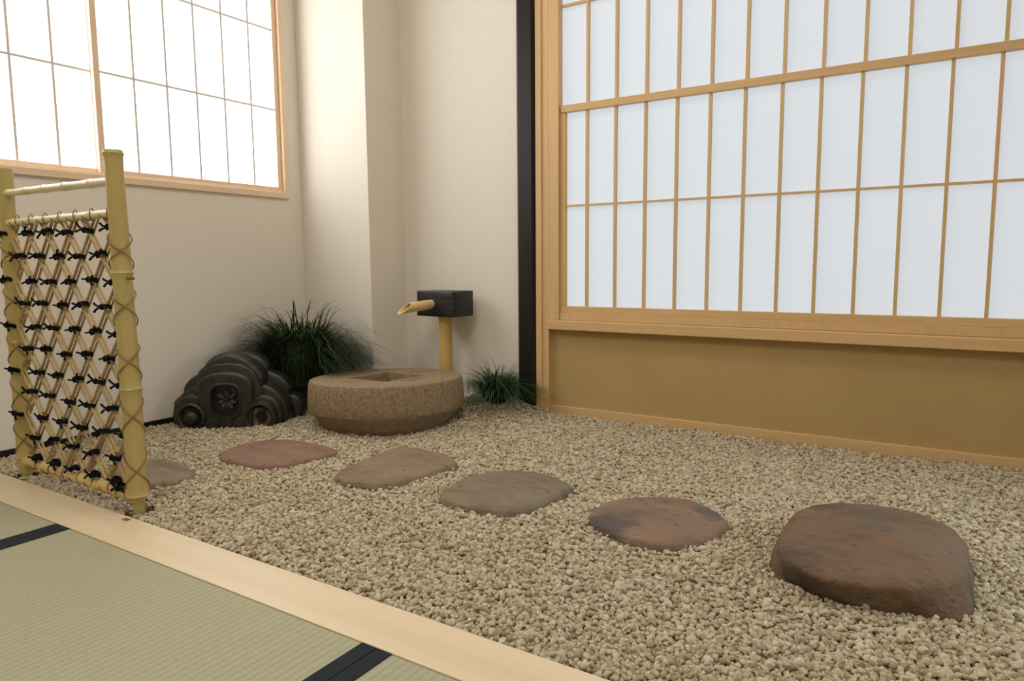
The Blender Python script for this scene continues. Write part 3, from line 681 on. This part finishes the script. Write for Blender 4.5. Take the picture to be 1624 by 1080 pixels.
# scrolls
def lathe_y(bm, cx_, cz_, prof, seg=40):
    rings = [[(cx_+r*math.cos(2*PI*k/seg), y, cz_+r*math.sin(2*PI*k/seg)) for k in range(seg)] for r, y in prof]
    v = strip(bm, rings); bm.faces.new(v[0][::-1]); bm.faces.new(v[-1])
for sx, cz_ in ((-1, .040), (1, .034)):
    cx_ = .122*sx
    bm = bmesh.new(); lathe_y(bm, cx_+sx*.004, cz_+.006, [(.070, .06), (.070, .006), (.067, .0), (.060, -.003), (.045, -.003)]); tobj('scroll_ring', bm)
    if sx < 0:
        bm = bmesh.new(); lathe_y(bm, cx_, cz_, [(.051, .0), (.051, -.022), (.048, -.030), (.043, -.032), (.038, -.028), (.034, -.018), (.030, -.016), (.001, -.016)]); tobj('scroll', bm)
        bm = bmesh.new(); lathe_y(bm, cx_, cz_-.004, [(.026, -.012), (.026, -.024), (.023, -.033), (.016, -.040), (.008, -.043), (.001, -.0435)]); tobj('boss', bm)
    else:
        bm = bmesh.new(); lathe_y(bm, cx_, cz_, [(.058, .0), (.058, -.026), (.055, -.034), (.048, -.036), (.043, -.032), (.040, -.015), (.040, .002), (.001, .002)]); tobj('scroll', bm)
        bm = bmesh.new(); lathe_y(bm, cx_, cz_-.002, [(.0395, -.003), (.037, -.012), (.030, -.006), (.018, -.002), (.001, .0)]); o = tobj('broken_socket', bm, M_clay); o['label'] = 'brown broken clay inside the right scroll'
# small wave curls at the foot between the scrolls
for q in (-.048, 0, .048):
    bm = bmesh.new(); lathe_y(bm, q, .012, [(.026, .0), (.026, -.022), (.022, -.028), (.012, -.029), (.001, -.027)], 24); tobj('foot_curl', bm)

# ------------------------------------------------------------------ grass clumps
def m_grass(name, a, b_): 
    M = MT(name, .6, .2); g = M.n('ShaderNodeNewGeometry'); M.l(M.ramp(g.outputs['Random Per Island'], [(0, a), (1, b_)]), M.b.inputs['Base Color']); return M.m
def clump(parent, n, R, H, root_r, zr, clampf, mat, wid=.0022, seed=1, dropk=1.0):
    rd = random.Random(seed); bm = bmesh.new()
    for i in range(n):
        wild = rd.random() < .10
        a = rd.uniform(0, 2*PI); rr = root_r*math.sqrt(rd.random()); x0, y0 = rr*math.cos(a)*.9, rr*math.sin(a)*.9
        a2_ = a+rd.gauss(0, .7); u = rd.random()**.62
        reach = R*(.25+.75*u)*rd.uniform(.75, 1.05); hh = H*(1-.45*u*u)*(rd.uniform(1.0, 1.3) if wild else rd.uniform(.62, 1.0))
        drop = reach*rd.uniform(.2, 1.0)*u*dropk
        m = 8; cq = rd.gauss(0, .12); tq = rd.uniform(-.1, .1); w0 = wid*rd.uniform(.7, 1.2)
        if wild: reach *= 1.12
        ca, sa = math.cos(a2_), math.sin(a2_); 
        for attempt in range(9):
          L_, Rr = [], []; worst = 0; cv_ = cq*reach
          for k in range(m+1):
              t = k/m; rad = reach*(1-(1-t)**1.5)*(.35+.65*t); z_ = hh*math.sin(min(t*1.35, 1.6)*PI/2*.98)**.9 if t > 0 else 0
              z_ = hh*(1-(1-min(1, t*1.25))**2) - drop*max(0, t-.45)**1.6*1.6
              cvx = cv_*t*t
              p = Vector((x0+rad*ca-cvx*sa, y0+rad*sa+cvx*ca, zr+max(z_, -.11)))
              p0_ = p.copy(); p = clampf(p); worst = max(worst, (p-p0_).length); w = w0*(1-t**2.2)+.0002
              tw = a2_+PI/2+t*tq
              L_.append(p+Vector((math.cos(tw)*w, math.sin(tw)*w, 0))); Rr.append(p-Vector((math.cos(tw)*w, math.sin(tw)*w, 0)))
          if worst < .06: break
          reach *= .88; drop *= .9
        A = [bm.verts.new(p) for p in L_]; B = [bm.verts.new(p) for p in Rr]
        for k in range(m): bm.faces.new((A[k], A[k+1], B[k+1], B[k]))
    me = bpy.data.meshes.new('foliage'); bm.to_mesh(me); bm.free(); me.materials.append(mat)
    me.polygons.foreach_set('use_smooth', [True]*len(me.polygons))
    o = bpy.data.objects.new('foliage', me); C.objects.link(o); o.parent = parent; return o
M_g1 = m_grass('grass_dark', (.009, .021, .007, 1), (.036, .064, .020, 1))
M_g2 = m_grass('grass_small', (.014, .040, .014, 1), (.048, .10, .036, 1))
M_pot = MT('dark_pot', .6, .3); M_pot.col((.012, .011, .010, 1)); M_pot = M_pot.m
GX, GY = -2.262, 1.93
g1 = empty('potted_grass', (GX, GY, 0), label='large dark green grass clump in a black pot behind the ridge tile', cat='grass plant')
def cl1(p):
    if p.x+GX < XL+.006: p.x = XL+.006-GX+random.random()*.004
    if p.y+GY > YP-.006: p.y = YP-.006-GY-random.random()*.004
    du = (p.x+GX+2.232)*.807+(p.y+GY-1.555)*.59; dn = (p.x+GX+2.232)*-.59+(p.y+GY-1.555)*.807
    if dn < .215 and abs(du) < .30 and p.z < .30: q = .215+random.random()*.02-dn; p.x -= .59*q; p.y += .807*q
    if p.x+GX < XL+.006: p.x = XL+.006-GX+random.random()*.004
    if math.hypot(p.x+GX+1.79, p.y+GY-1.9254) < .30: p.z = max(p.z, .176)
    if p.z < .16 and p.x+GX > -2.09: p.z = .175 if p.x+GX < -1.9 else p.z
    return p
clump(g1, 1900, .40, .27, .085, .105, cl1, M_g1, .0024, 5, 1.15)
bm = bmesh.new()
rings = [[(r*math.cos(2*PI*k/40), r*math.sin(2*PI*k/40), z) for k in range(40)] for r, z in ((.070, -.03), (.072, 0), (.086, .095), (.092, .097), (.092, .112), (.084, .112), (.082, .095))]
vr = strip(bm, rings); bm.faces.new(vr[0][::-1]); bm.faces.new(vr[-1]); finish('pot', bm, M_pot, g1, smooth=40)
SX_, SY_ = -1.528, 2.275
g2 = empty('grass_tuft', (SX_, SY_, .02), label='small green grass tuft on the gravel mound beside the black post', cat='grass plant')
def cl2(p):
    lim = 2.372 if p.x+SX_ < -1.48 else 2.33
    if p.y+SY_ > lim: p.y = lim-SY_-random.random()*.006
    p.z = max(p.z, float(hgt(p.x+SX_, p.y+SY_))-.014)
    dx_, dy_ = p.x+SX_+1.79, p.y+SY_-1.9254; dd = math.hypot(dx_, dy_)
    if dd < .31: p.x += dx_/dd*(.31-dd); p.y += dy_/dd*(.31-dd)
    if p.x+SX_ < -1.68: p.x = -1.68-SX_+random.random()*.01
    return p
clump(g2, 620, .27, .14, .045, .012, cl2, M_g2, .0015, 9, .75)
